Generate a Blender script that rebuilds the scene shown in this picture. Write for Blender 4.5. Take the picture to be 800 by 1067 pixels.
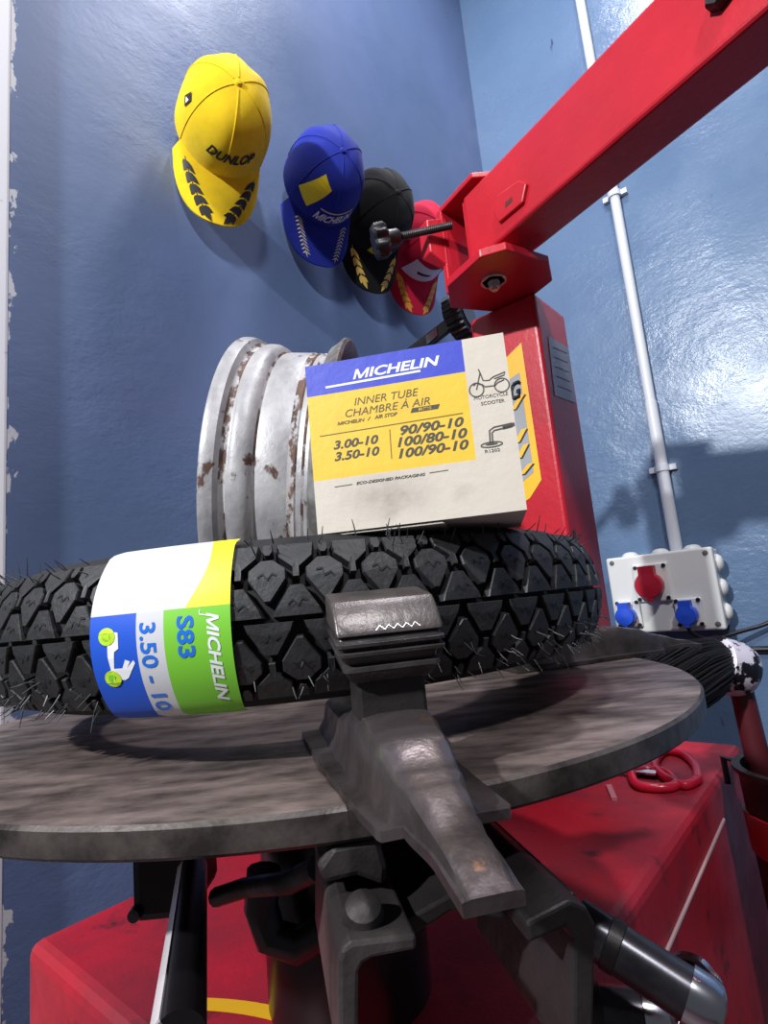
import bpy, bmesh, math, random
from math import sin, cos, pi, radians, atan2, sqrt, hypot
from mathutils import Matrix, Vector
random.seed(7)
for o in list(bpy.data.objects): bpy.data.objects.remove(o)
SC = bpy.context.scene
COL = SC.collection
H = 0.95                                   # height of the lens above the floor; geometry below is relative to the lens
# ------------------------------------------------------------------ camera
FPX = 590.0
ROLL, PITCH = radians(5.462), radians(8.94)
cd = bpy.data.cameras.new('camera'); cam = bpy.data.objects.new('camera', cd); COL.objects.link(cam)
cd.sensor_fit = 'HORIZONTAL'; cd.sensor_width = 36.0; cd.lens = 36.0 * FPX / 800.0
cd.clip_start = 0.01
fw = Vector((0, cos(PITCH), sin(PITCH))); up0 = Vector((0, -sin(PITCH), cos(PITCH))); rt0 = Vector((1, 0, 0))
rt = rt0 * cos(ROLL) - up0 * sin(ROLL); upv = up0 * cos(ROLL) + rt0 * sin(ROLL)
cm = Matrix(((rt.x, upv.x, -fw.x, 0), (rt.y, upv.y, -fw.y, 0), (rt.z, upv.z, -fw.z, H), (0, 0, 0, 1)))
cam.matrix_world = cm
SC.camera = cam
# ------------------------------------------------------------------ world, lamps, exposure
SC.view_settings.view_transform = 'Standard'; SC.view_settings.look = 'None'
SC.view_settings.gamma = 1.0; SC.view_settings.use_curve_mapping = False
SC.view_settings.exposure = 0.0
wd = bpy.data.worlds.new('world'); SC.world = wd; wd.use_nodes = True
wd.node_tree.nodes['Background'].inputs[0].default_value = (0.80, 0.86, 1.0, 1)
wd.node_tree.nodes['Background'].inputs[1].default_value = 0.095
A40 = radians(40)
U = Vector((sin(A40), cos(A40), 0)); W = Vector((cos(A40), -sin(A40), 0)); ZZ = Vector((0, 0, 1))
def wuz(w, u, z): return W * w + U * u + ZZ * z
def lamp(name, loc, target, energy, size, color):
    d = bpy.data.lights.new(name, 'AREA'); d.energy = energy; d.shape = 'DISK'; d.size = size; d.color = color
    o = bpy.data.objects.new(name, d); COL.objects.link(o)
    o.location = loc + Vector((0, 0, H)); o.rotation_euler = (target - loc).to_track_quat('-Z', 'Y').to_euler()
    return o
lamp('workshop_lamp', wuz(-0.50, -1.9, 1.58), wuz(-0.3, 1.0, 0.3), 112, 0.10, (0.93, 0.96, 1.0))
lamp('ceiling_lamp', wuz(0.95, -0.45, 2.25), wuz(-0.4, 0.7, 0.1), 42, 0.2, (0.95, 0.96, 1.0))
lamp('ceiling_lamp', wuz(-0.25, 0.95, 2.5), wuz(-0.25, 0.6, 0), 26, 0.3, (0.93, 0.93, 1.0))

# ------------------------------------------------------------------ pixel -> place helpers (rays of the lens, in metres relative to it)
def ray(px, py):
    x = (px - 400) / FPX; y = -(py - 533.5) / FPX
    a = x * cos(ROLL) + y * sin(ROLL); b = -x * sin(ROLL) + y * cos(ROLL)
    return Vector((a, cos(PITCH) - sin(PITCH) * b, sin(PITCH) + cos(PITCH) * b))
def at(px, py, Y): r = ray(px, py); return r * (Y / r.y)
def atz(px, py, z): r = ray(px, py); return r * (z / r.z)
def atw(px, py, k): r = ray(px, py); return r * (k / r.dot(W))
def atu(px, py, k): r = ray(px, py); return r * (k / r.dot(U))

# ------------------------------------------------------------------ materials
def lin(c):
    return tuple(((v / 255) / 12.92 if v / 255 <= 0.04045 else ((v / 255 + 0.055) / 1.055) ** 2.4) for v in c) + (1,)
MATS = {}
def mat(name, col, rough=0.5, metal=0.0, col2=None, nscale=8.0, lo=0.4, hi=0.65, bump=0.0, bscale=60.0, rough2=None, coat=0.0, detail=6.0,
        stretch=(1, 1, 1), spots=None, sscale=20, slo=0.6, shi=0.64, spec=0.5, sheen=0.0):
    if name in MATS: return MATS[name]
    m = bpy.data.materials.new(name); m.use_nodes = True; nt = m.node_tree; N = nt.nodes; L = nt.links
    b = N['Principled BSDF']; b.inputs['Base Color'].default_value = lin(col)
    b.inputs['Roughness'].default_value = rough; b.inputs['Metallic'].default_value = metal
    b.inputs['Coat Weight'].default_value = coat; b.inputs['Coat Roughness'].default_value = 0.12
    b.inputs['Specular IOR Level'].default_value = spec
    if sheen: b.inputs['Sheen Weight'].default_value = sheen
    if col2 or bump or spots or rough2 is not None:
        tc = N.new('ShaderNodeTexCoord'); mp = N.new('ShaderNodeMapping'); mp.inputs['Scale'].default_value = stretch
        L.new(tc.outputs['Object'], mp.inputs['Vector'])
        def noise(sc, det=detail):
            n = N.new('ShaderNodeTexNoise'); n.inputs['Scale'].default_value = sc; n.inputs['Detail'].default_value = det
            n.inputs['Roughness'].default_value = 0.62
            L.new(mp.outputs['Vector'], n.inputs['Vector']); return n
        def ramp(n, a, c):
            r = N.new('ShaderNodeMapRange'); r.inputs['From Min'].default_value = a; r.inputs['From Max'].default_value = c
            L.new(n.outputs['Fac'], r.inputs['Value']); return r
        src = None
        if col2 or rough2 is not None:
            r = ramp(noise(nscale), lo, hi)
            if col2:
                mx = N.new('ShaderNodeMix'); mx.data_type = 'RGBA'; mx.inputs[6].default_value = lin(col); mx.inputs[7].default_value = lin(col2)
                L.new(r.outputs[0], mx.inputs[0]); src = mx.outputs[2]
            if rough2 is not None:
                mr = N.new('ShaderNodeMapRange'); mr.inputs['To Min'].default_value = rough; mr.inputs['To Max'].default_value = rough2
                L.new(r.outputs[0], mr.inputs['Value']); L.new(mr.outputs[0], b.inputs['Roughness'])
        if spots:
            r = ramp(noise(sscale), slo, shi)
            mx = N.new('ShaderNodeMix'); mx.data_type = 'RGBA'; mx.inputs[6].default_value = lin(col); mx.inputs[7].default_value = lin(spots)
            if src: L.new(src, mx.inputs[6])
            L.new(r.outputs[0], mx.inputs[0]); src = mx.outputs[2]
        if src: L.new(src, b.inputs['Base Color'])
        if bump:
            n = noise(bscale, 4); bp = N.new('ShaderNodeBump'); bp.inputs['Strength'].default_value = 1.0; bp.inputs['Distance'].default_value = bump
            L.new(n.outputs['Fac'], bp.inputs['Height']); L.new(bp.outputs['Normal'], b.inputs['Normal'])
    MATS[name] = m; return m

RUBBER = mat('tyre_rubber', (40, 40, 42), 0.55, col2=(27, 27, 29), nscale=60, bump=0.0004, bscale=300)
RUBDARK = mat('tyre_groove', (16, 16, 17), 0.8)
RED = mat('red_paint', (192, 30, 46), 0.33, col2=(176, 24, 40), nscale=6, spots=(70, 14, 22), sscale=34, slo=0.69, shi=0.74, bump=0.0004, bscale=90)
REDBASE = mat('red_cabinet_paint', (186, 28, 46), 0.42, col2=(138, 28, 46), nscale=7, lo=.38, hi=.62, rough2=0.62, spots=(64, 24, 34), sscale=20, slo=0.60, shi=0.72, bump=0.0003, bscale=240)
STEEL = mat('worn_steel', (116, 106, 106), 0.30, 0.8, col2=(62, 54, 52), nscale=26, lo=.38, hi=.62, rough2=0.5, spots=(150, 100, 70), sscale=34, slo=0.64, shi=0.72, bump=0.0006, bscale=70)
DISCM = mat('worn_turntable_steel', (146, 128, 122), 0.40, 0.4, col2=(72, 62, 58), nscale=26, lo=0.36, hi=0.64, rough2=0.58, stretch=(1, 2.4, 1), spots=(44, 38, 36), sscale=7, slo=0.50, shi=0.68, bump=0.0007, bscale=55, detail=9)
DARKSTEEL = mat('dark_oily_steel', (58, 54, 54), 0.42, 0.6, col2=(36, 33, 33), nscale=22, rough2=0.6, bump=0.0008, bscale=60)
CHROME = mat('chrome', (205, 203, 210), 0.18, 1.0)
BLACK = mat('black_plastic', (22, 22, 24), 0.4)
BLACKM = mat('black_painted_steel', (24, 23, 25), 0.28, 0.3)
WHITEP = mat('white_plastic', (222, 222, 218), 0.4)
CONDM = mat('white_conduit_plastic', (214, 216, 222), 0.38)

# ------------------------------------------------------------------ mesh builder
MW = {}                                   # world (lens-relative) matrix of every thing
class MB:
    def __init__(s): s.v = []; s.f = []; s.m = []; s.sm = []
    def add(s, verts, faces, mi=0, smooth=False):
        o = len(s.v); s.v += [Vector(p) for p in verts]
        for f in faces: s.f.append([i + o for i in f]); s.m.append(mi); s.sm.append(smooth)
    def box(s, M, sx, sy, sz, mi=0):
        c = [M @ Vector((x * sx / 2, y * sy / 2, z * sz / 2)) for x in (-1, 1) for y in (-1, 1) for z in (-1, 1)]
        s.add(c, [(0, 1, 3, 2), (4, 6, 7, 5), (0, 4, 5, 1), (2, 3, 7, 6), (0, 2, 6, 4), (1, 5, 7, 3)], mi)
    def prism(s, pts, fn, d0, d1, mi=0, mi_front=None):
        n = len(pts); vs = [fn(x, y, d0) for x, y in pts] + [fn(x, y, d1) for x, y in pts]
        s.add(vs, [[i, (i + 1) % n, n + (i + 1) % n, n + i] for i in range(n)], mi)
        s.add(vs, [list(range(n))[::-1]], mi if mi_front is None else mi_front); s.add(vs, [list(range(n, 2 * n))], mi)
    def hull8(s, a, b, mi=0):             # two quads of four points each
        s.add(list(a) + list(b), [(0, 1, 2, 3), (7, 6, 5, 4), (0, 4, 5, 1), (1, 5, 6, 2), (2, 6, 7, 3), (3, 7, 4, 0)], mi)
    def loft(s, rings, mi=0, smooth=True, closed=True, caps=True):
        n = len(rings[0]); vs = [p for r in rings for p in r]; fs = []
        for i in range(len(rings) - 1):
            for j in range(n if closed else n - 1):
                k = (j + 1) % n; fs.append((i * n + j, i * n + k, (i + 1) * n + k, (i + 1) * n + j))
        s.add(vs, fs, mi, smooth)
        if caps and closed: s.add(rings[0], [list(range(n))[::-1]], mi); s.add(rings[-1], [list(range(n))], mi)
    def tube(s, path, r, n=12, mi=0, caps=True):
        path = [Vector(p) for p in path]; rr = r if isinstance(r, (list, tuple)) else [r] * len(path)
        rings = []; ref = None
        for i, p in enumerate(path):
            t = (path[min(i + 1, len(path) - 1)] - path[max(i - 1, 0)]).normalized()
            if ref is None: ref = t.orthogonal().normalized()
            ref = (ref - t * ref.dot(t)).normalized(); b = t.cross(ref)
            rings.append([p + (ref * cos(2 * pi * k / n) + b * sin(2 * pi * k / n)) * rr[i] for k in range(n)])
        s.loft(rings, mi, True, True, caps)
    def lathe(s, prof, M, n=48, mi=0, smooth=True, closed=False, mis=None):  # prof (r, h) about M's z
        rings = [[M @ Vector((r * cos(2 * pi * k / n), r * sin(2 * pi * k / n), h)) for k in range(n)] for r, h in prof]
        if closed: rings = rings + [rings[0]]
        if mis is None: s.loft(rings, mi, smooth, True, False)
        else:
            for i in range(len(rings) - 1): s.loft(rings[i:i + 2], mis[i], smooth, True, False)
    def build(s, name, mats, parent=None, loc=None, local=False, bevel=0.0, seg=2, recalc=True, weld=True, angle=40):
        if not isinstance(mats, (list, tuple)): mats = [mats]
        me = bpy.data.meshes.new(name)
        if parent is not None: inv = MW[parent.name].inverted()
        else: inv = Matrix.Translation(-(loc or Vector((0, 0, 0)))) if not isinstance(loc, Matrix) else loc.inverted()
        vs = s.v if local else [inv @ p for p in s.v]
        me.from_pydata([tuple(p) for p in vs], [], s.f)
        for m in mats: me.materials.append(m)
        for i, p in enumerate(me.polygons): p.material_index = s.m[i]; p.use_smooth = s.sm[i]
        bm = bmesh.new(); bm.from_mesh(me)
        if weld: bmesh.ops.remove_doubles(bm, verts=bm.verts, dist=1e-6)
        if recalc: bmesh.ops.recalc_face_normals(bm, faces=bm.faces)
        for e in bm.edges:
            if len(e.link_faces) == 2 and e.calc_face_angle(0) > radians(38): e.smooth = False
        bm.to_mesh(me); bm.free()
        o = bpy.data.objects.new(name, me); COL.objects.link(o)
        if parent is not None: o.parent = parent
        else:
            M = loc if isinstance(loc, Matrix) else Matrix.Translation(loc or Vector((0, 0, 0)))
            o.matrix_world = M; MW[o.name] = M
        if bevel:
            b = o.modifiers.new('bevel', 'BEVEL'); b.width = bevel; b.segments = seg; b.limit_method = 'ANGLE'; b.angle_limit = radians(angle); b.harden_normals = False
        return o
def sub(o, parent_obj):                   # part -> sub-part (parts sit at their thing's origin)
    o.parent = parent_obj; return o
def thing(name, label, cat, M, group=None):
    o = bpy.data.objects.new(name, None); COL.objects.link(o); o.empty_display_size = 0.05
    if not isinstance(M, Matrix): M = Matrix.Translation(M)
    o.matrix_world = M; MW[o.name] = M; tag(o, label, cat, group); return o
def tag(o, label, cat, group=None):
    o['label'] = label; o['category'] = cat
    if group: o['group'] = group
    return o
def frame(x, y, z, o):                    # matrix with these axes
    x, y, z = Vector(x), Vector(y), Vector(z)
    return Matrix(((x.x, y.x, z.x, o[0]), (x.y, y.y, z.y, o[1]), (x.z, y.z, z.z, o[2]), (0, 0, 0, 1)))
def axis_frame(o, z):
    z = Vector(z).normalized(); x = z.orthogonal().normalized(); return frame(x, z.cross(x), z, o)
MACH = lambda o: frame(W, U, ZZ, o)       # machine / wall axes: x = W, y = U

# ------------------------------------------------------------------ flat print (lettering, marks) mapped onto a surface
TXT = {}
def text2d(s, bold=0.02, shear=0.0):
    bold = 0 if 'M' in s else min(bold, .04)
    k = (s, bold, shear)
    if k in TXT: return TXT[k]
    if s == 'MICHELIN':                   # the heavy M is drawn as one outline
        vs, fs, a, b, c, d = text2d('ICHELIN', .03, shear)
        h = d - c; w, Wm, gap = .17 * h, 1.02 * h, .13 * h
        P_ = [(0, 0), (w, 0), (w, .66 * h), (.42 * Wm, 0), (.58 * Wm, 0), (Wm - w, .66 * h), (Wm - w, 0), (Wm, 0), (Wm, h), (Wm - w * 1.15, h), (.5 * Wm, .30 * h), (w * 1.15, h), (0, h)]
        n = len(vs); vs = list(vs) + [(a - gap - Wm + x + shear * y, c + y) for x, y in P_]
        T_ = [(0, 1, 2), (0, 2, 12), (2, 11, 12), (2, 10, 11), (2, 3, 10), (3, 4, 10), (4, 5, 10), (5, 9, 10), (5, 8, 9), (5, 7, 8), (5, 6, 7)]
        fs = list(fs) + [[n + i for i in t] for t in T_]; xs = [v[0] for v in vs]
        TXT[k] = (vs, fs, min(xs), max(xs), c, d); return TXT[k]
    cu = bpy.data.curves.new('t', 'FONT'); cu.body = s; cu.offset = bold; cu.shear = shear; cu.resolution_u = 3; cu.size = 1.0
    ob = bpy.data.objects.new('t', cu); COL.objects.link(ob)
    dg = bpy.context.evaluated_depsgraph_get(); dg.update()
    me = bpy.data.meshes.new_from_object(ob.evaluated_get(dg))
    vs = [(v.co.x, v.co.y) for v in me.vertices]; fs = [list(p.vertices) for p in me.polygons]
    bpy.data.objects.remove(ob); bpy.data.curves.remove(cu); bpy.data.meshes.remove(me)
    xs = [v[0] for v in vs]; ys = [v[1] for v in vs]
    TXT[k] = (vs, fs, min(xs), max(xs), min(ys), max(ys)); return TXT[k]
class Print:
    def __init__(s): s.mb = MB()
    def raw(s, vs, fs, mi): s.mb.add([Vector((x, y, 0)) for x, y in vs], fs, mi)
    def text(s, t, x0, x1, y0, y1, mi=0, bold=0.02, shear=0.0):
        vs, fs, a, b, c, d = text2d(t, bold, shear)
        for k in (0,):
            q = k * bold * 1.1 * (y1 - y0)
            s.raw([(x0 + q + (x - a) / (b - a) * (x1 - x0), y0 + (y - c) / (d - c) * (y1 - y0)) for x, y in vs], fs, mi)
    def poly(s, pts, mi=0): s.raw(pts, [list(range(len(pts)))], mi)
    def stroke(s, pts, w, mi=0, closed=False):
        if closed: pts = list(pts) + [pts[0]]
        L = []; R = []
        for i, p in enumerate(pts):
            a = pts[max(i - 1, 0)]; b = pts[min(i + 1, len(pts) - 1)]
            dx, dy = b[0] - a[0], b[1] - a[1]; l = hypot(dx, dy) or 1
            L.append((p[0] - dy / l * w / 2, p[1] + dx / l * w / 2)); R.append((p[0] + dy / l * w / 2, p[1] - dx / l * w / 2))
        n = len(pts); s.raw(L + R, [(i, i + 1, n + i + 1, n + i) for i in range(n - 1)], mi)
    def disc(s, cx, cy, r, mi=0, n=20, ry=None): s.poly([(cx + r * cos(2 * pi * k / n), cy + (ry or r) * sin(2 * pi * k / n)) for k in range(n)], mi)
    def ring(s, cx, cy, r, w, mi=0, n=24): s.stroke([(cx + r * cos(2 * pi * k / n), cy + r * sin(2 * pi * k / n)) for k in range(n + 1)], w, mi)
    def leaf(s, x, y, ang, l, w, mi=0):
        c, sn = cos(ang), sin(ang); P = [(0, 0), (.25 * l, w * .45), (.55 * l, w * .5), (l, 0), (.55 * l, -w * .5), (.25 * l, -w * .45)]
        s.poly([(x + a * c - b * sn, y + a * sn + b * c) for a, b in P], mi)
    def laurel(s, x, y, ang, L, n, ll, lw, mi=0, spread=0.6):
        c, sn = cos(ang), sin(ang)
        s.stroke([(x, y), (x + L * c, y + L * sn)], lw * .18, mi)
        for i in range(n):
            t = L * (i + .3) / n
            for sg in (-1, 1): s.leaf(x + t * c, y + t * sn, ang + sg * spread, ll * (1 - .25 * i / n), lw, mi)
        s.leaf(x + L * .9 * c, y + L * .9 * sn, ang, ll, lw, mi)
    def build(s, name, fn, mats, parent, cut=0.0):
        mb = s.mb
        if cut:                           # cut long edges so the print bends with its surface
            bm = bmesh.new(); vv = [bm.verts.new(p) for p in mb.v]
            for f, m in zip(mb.f, mb.m):
                try: q = bm.faces.new([vv[i] for i in f]); q.material_index = m
                except ValueError: pass
            xs = [p.x for p in mb.v]; ys = [p.y for p in mb.v]
            for ax, (a, b) in ((0, (min(xs), max(xs))), (1, (min(ys), max(ys)))):
                k = a + cut
                while k < b:
                    co = Vector((k, 0, 0)) if ax == 0 else Vector((0, k, 0)); no = Vector((1, 0, 0)) if ax == 0 else Vector((0, 1, 0))
                    bmesh.ops.bisect_plane(bm, geom=bm.verts[:] + bm.edges[:] + bm.faces[:], dist=1e-7, plane_co=co, plane_no=no); k += cut
            bm.verts.index_update()
            mb = MB(); mb.v = [v.co.copy() for v in bm.verts]
            for f in bm.faces: mb.f.append([v.index for v in f.verts]); mb.m.append(f.material_index); mb.sm.append(False)
            bm.free()
        out = MB(); out.v = [Vector(fn(p.x, p.y)) for p in mb.v]; out.f = mb.f; out.m = mb.m; out.sm = mb.sm
        return out.build(name, mats, parent, recalc=False, weld=False)
INK = mat('black_ink', (24, 24, 28), 0.6); WINK = mat('white_ink', (236, 236, 240), 0.5); GINK = mat('grey_ink', (92, 92, 92), 0.6)

# ================================================================== SETTING
def wall_material(fine, rlo, rhi, tall, c1, c2):
    m = bpy.data.materials.new('blue_gloss_wall_paint'); m.use_nodes = True; nt = m.node_tree; N = nt.nodes; L = nt.links; b = N['Principled BSDF']
    tc = N.new('ShaderNodeTexCoord')
    def noise(sc, det, st=(1, 1, 1), ro=.6):
        mp = N.new('ShaderNodeMapping'); mp.inputs['Scale'].default_value = st; L.new(tc.outputs['Object'], mp.inputs['Vector'])
        n = N.new('ShaderNodeTexNoise'); n.inputs['Scale'].default_value = sc; n.inputs['Detail'].default_value = det; n.inputs['Roughness'].default_value = ro
        L.new(mp.outputs['Vector'], n.inputs['Vector']); return n.outputs['Fac']
    def mr(x, a, c, ta=0, tb=1):
        r = N.new('ShaderNodeMapRange'); r.inputs['From Min'].default_value = a; r.inputs['From Max'].default_value = c
        r.inputs['To Min'].default_value = ta; r.inputs['To Max'].default_value = tb; L.new(x, r.inputs['Value']); return r.outputs[0]
    def mix(f, a, c):
        x = N.new('ShaderNodeMix'); x.data_type = 'RGBA'; L.new(f, x.inputs[0])
        for i, q in ((6, a), (7, c)):
            if isinstance(q, tuple): x.inputs[i].default_value = q
            else: L.new(q, x.inputs[i])
        return x.outputs[2]
    def mth(op, a, c):
        x = N.new('ShaderNodeMath'); x.operation = op
        for i, q in enumerate((a, c)):
            if isinstance(q, (int, float)): x.inputs[i].default_value = q
            else: L.new(q, x.inputs[i])
        return x.outputs[0]
    base = mix(mr(noise(2.2, 5), .35, .7), lin(c1), lin(c2))
    scuff = mix(mr(noise(26, 6, (1, 1, .35)), .70, .76), base, lin((58, 70, 104)))
    # flakes of bare plaster along the door edge of the wall
    sx = N.new('ShaderNodeSeparateXYZ'); L.new(tc.outputs['Object'], sx.inputs[0])
    near = mr(sx.outputs['Y'], 0.236, 0.262, .17, -.12)
    flake = mr(mth('ADD', noise(48, 4, (1, 1, .6)), near), .66, .69)
    L.new(mix(flake, scuff, lin((206, 208, 212))), b.inputs['Base Color'])
    L.new(mr(noise(5, 4), .3, .7, rlo, rhi), b.inputs['Roughness'])
    h = mth('ADD', mth('MULTIPLY', noise(11, 6, (1, 1, 1.6), .7), mr(noise(3.1, 2), .42, .62, .25, 1.0)), mth('MULTIPLY', noise(90, 3), fine))
    bp = N.new('ShaderNodeBump'); bp.inputs['Strength'].default_value = .8; bp.inputs['Distance'].default_value = tall
    L.new(h, bp.inputs['Height']); L.new(bp.outputs['Normal'], b.inputs['Normal'])
    return m
WALL = wall_material(.06, .42, .55, .0028, (98, 116, 156), (86, 106, 140)); WALLR = wall_material(.14, .22, .34, .0046, (100, 124, 154), (88, 112, 144))
W0, U1 = -0.84, 1.755
def struct(mb, name, m, **k):
    o = mb.build(name, m, None, MACH((0, 0, 0)), **k); o['kind'] = 'structure'; return o
def mbox(w0, w1, u0, u1, z0, z1, mi=0, mb=None):
    mb = mb or MB(); mb.box(Matrix.Translation(wuz((w0 + w1) / 2, (u0 + u1) / 2, (z0 + z1) / 2)) @ MACH((0, 0, 0)), w1 - w0, u1 - u0, z1 - z0, mi); return mb
struct(mbox(W0 - .12, W0, .236, U1 + .12, -H, 2.6), 'wall_left', WALL)
struct(mbox(W0, 2.6, U1, U1 + .12, -H, 2.6), 'wall_right', WALLR)
FLOORM = mat('stained_concrete', (88, 62, 66), 0.6, col2=(46, 36, 40), nscale=12, bump=0.001, bscale=60)
struct(mbox(-1.2, 2.6, -2.6, U1 + .12, -H - .1, -H), 'floor', FLOORM)
struct(mbox(W0 - .13, W0 + .012, .10, .2355, -H, 2.6), 'trim_1', mat('white_gloss_frame', (226, 226, 230), 0.4, spots=(150, 150, 160), sscale=18, slo=.64, shi=.7), bevel=.004)
# joint line of the block wall on the right
j = MB(); a = atu(489, 68, U1 - .001); b = atu(590, -6, U1 - .001)

# ================================================================== TYRE CHANGER: cabinet, column, arm
BZ = -0.28
bw0, bw1, bu0, bu1 = -0.655, -0.21, 0.205, 1.09
t = thing('tyre_changer_cabinet', 'red steel tyre changer cabinet under the round turntable', 'cabinet', MACH(wuz((bw0 + bw1) / 2, (bu0 + bu1) / 2, -H)))
m = mbox(bw0, bw1, bu0, bu1, -H, BZ); m.build('body', REDBASE, t, bevel=.012, seg=3)
a, b = atw(753, 856, bw1 + .001), atw(688, 1005, bw1 + .001)
m = MB(); m.tube([a + (a - b) * .02, a, b, b + (b - a) * .8], .0022, 6); m.build('trim_strip', mat('bright_strip', (206, 170, 172), .4), t)
DC = Vector((-.058, .47, -.068))          # turntable centre, top face
m = MB()
def arcpts(r, a0, a1, n): return [(r * cos(a0 + (a1 - a0) * k / n), r * sin(a0 + (a1 - a0) * k / n)) for k in range(n + 1)]
ac = Vector((DC.x - .154, DC.y - .253, BZ + .0008)); q = [math.radians(v) for v in range(57, 83, 2)]
m.add([ac + Vector((r * cos(v), r * sin(v), 0)) for r in (.247, .260) for v in q], [(i, i + 1, len(q) + i + 1, len(q) + i) for i in range(len(q) - 1)])
m.build('warning_stripe', mat('yellow_paint', (226, 170, 28), .5), t)
m = mbox(-.745, -.49, .70, 1.085, -H, -.047); m.build('rear_housing', REDBASE, t, bevel=.006)

# column
cw0, cw1, cu0, cu1 = -.486, -.357, .876, 1.006
CTOP = .497
t = thing('tyre_changer_column', 'red square steel column rising behind the tyre, yellow decal on its face', 'column', MACH(wuz((cw0 + cw1) / 2, (cu0 + cu1) / 2, BZ)))
m = mbox(cw0, cw1, cu0, cu1, BZ, CTOP); m.build('post', RED, t, bevel=.007, seg=3)
# decal on the front face (plane U = cu0)
def colfront(x, y): return wuz(x, cu0 - .0009, y)
P = Print()
def cf(px, py): p = atu(px, py, cu0 - .0009); return (p.dot(W), p.z)
P.poly([cf(*q) for q in ((508, 392), (543, 357), (564, 500), (552, 519), (520, 540))], 0)
P.poly([cf(*q) for q in ((524, 400), (541, 388), (556, 492), (540, 506), (530, 510))], 1)
P.text('G', *sorted((cf(531, 400)[0], cf(543, 400)[0])), cf(540, 416)[1], cf(540, 396)[1], 2, .03, .3)
for (y0, y1, x0, x1) in ((428, 410, 532, 547), (462, 446, 536, 549), (478, 462, 538, 551), (495, 482, 541, 556)):
    for d, mi in ((.0022, 2), (0, 0)):
        (ax, az_), (bx, bz_) = cf(x0, y0), cf(x1, y1)
        P.poly([(ax + d, az_ - d), (ax + d + .010, az_ - d), (bx + d, bz_ - d), (bx + d - .010, bz_ - d)], mi)
P.build('decal', lambda x, y: colfront(x, y) - U * (.0), [mat('decal_yellow', (242, 182, 40), .4), mat('decal_grey', (150, 152, 156), .45), INK], t)['label'] = 'yellow and grey decal'
for o in [x for x in COL.objects if x.name == 'decal']:      # stack the layers of the decal by a hair
    for p in o.data.polygons:
        k = p.material_index
        for vi in p.vertices: o.data.vertices[vi].co.y -= (0, .0004, .0008)[k] if k else (0 if p.index == 0 else .0012)
P = Print()
def cs(px, py): p = atw(px, py, cw1 + .001); return (p.dot(U), p.z)
P.poly([cs(*q) for q in ((571, 350), (592, 362), (600, 420), (578, 412))], 0)
for k in range(5):
    y = 362 + k * 10; P.stroke([cs(576 + k * 1.2, y), cs(590 + k * 1.4, y + 6)], .0015, 1)
o = P.build('rating_plate', lambda x, y: wuz(cw1 + .001, x, y), [mat('plate_grey', (150, 140, 148), .4, .5), GINK], t)
for p in o.data.polygons:
    if p.material_index == 1:
        for vi in p.vertices: o.data.vertices[vi].co.x += .0006

# bracket (belongs to the column: the arm swings in it)
AD = Vector((.517, -.856, 0)); AN = Vector((.856, .517, 0))       # arm direction, across it
E0 = Vector((.178, .849, 0))                                     # near bottom corner of the arm's end
def ar(s, n, z): return E0 + AD * s + AN * n + ZZ * z
m = MB()
def plate(fn_pts, z0, z1, mb):
    mb.prism(fn_pts, lambda x, y, z: ar(x, y, z), z0, z1)
lowpl = [(.055, -.030), (.085, -.005), (.085, .085), (.05, .13), (-.06, .14), (-.085, .02), (-.03, -.028)]
plate(lowpl, CTOP, .511, m)
plate([(.035, -.006), (.055, .03), (.055, .085), (-.05, .10), (-.062, .02), (-.055, -.005)], .655, .665, m)
m.hull8([ar(-.062, -.006, .505), ar(-.051, -.006, .505), ar(-.051, -.006, .660), ar(-.062, -.006, .660)],
        [ar(-.062, .098, .505), ar(-.051, .098, .505), ar(-.051, .098, .660), ar(-.062, .098, .660)])
m.build('bracket', RED, t, bevel=.002)
m = MB(); m.hull8([ar(-.082, -.034, .575), ar(-.056, -.034, .575), ar(-.056, -.034, .635), ar(-.082, -.034, .635)],
                  [ar(-.062, .006, .548), ar(-.050, .006, .548), ar(-.050, .006, .645), ar(-.062, .006, .645)])
m.build('stop_lug', RED, t, bevel=.002)
# pivot bolt seen from underneath
pv = atz(514, 292, CTOP)
m = MB(); m.lathe([(0.0001, -.014), (.0095, -.014), (.0095, -.006), (.0105, -.0055), (.0105, -.003), (.019, -.003), (.019, .001), (0.0001, .001)], Matrix.Translation(pv), 6, 0, False)
m2 = MB(); m2.lathe([(0.0001, -.003), (.021, -.003), (.021, .0005), (.0001, .0005)], Matrix.Translation(pv), 28, 0, True)
m2.tube([pv + Vector((0, 0, -.018)), pv + Vector((0, 0, .0))], .0055, 12)
m.build('pivot_nut', mat('zinc_bolt', (190, 186, 180), .35, .4), t); m2.build('pivot_washer', mat('zinc_bolt', (0, 0, 0)), t)

# swing arm
t = thing('swing_arm', 'red steel box-section swing arm reaching up to the right above the socket box', 'arm', ar(.05, .037, .515))
m = MB(); L0, L1 = 0.0, .80; aw, z0, z1 = .074, .523, .645
sec = lambda s: [ar(s, 0, z0), ar(s, aw, z0), ar(s, aw, z1), ar(s, 0, z1)]
m.loft([sec(L0), sec(L1)], 0, False); m.build('beam', RED, t, bevel=.006, seg=3)
m = MB()
def af(px, py): 
    r = ray(px, py); k = (E0.dot(AN) - .0) / r.dot(AN); p = r * k; return ((p - E0).dot(AD), p.z)
pp = [af(*q) for q in ((516, 222), (520, 205), (543, 189), (551, 192), (547, 212), (522, 233))]
m.prism(pp, lambda x, y, d: ar(x, 0, y) - AN * d, -.001, .006); m.build('welded_pad', RED, t, bevel=.002)
m = MB(); q = af(533, 212); m.prism([(q[0] - .008, q[1] - .004), (q[0] + .007, q[1] - .004), (q[0] + .008, q[1] + .004), (q[0] - .007, q[1] + .004)], lambda x, y, d: ar(x, 0, y) - AN * d, .0055, .0064)
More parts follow.
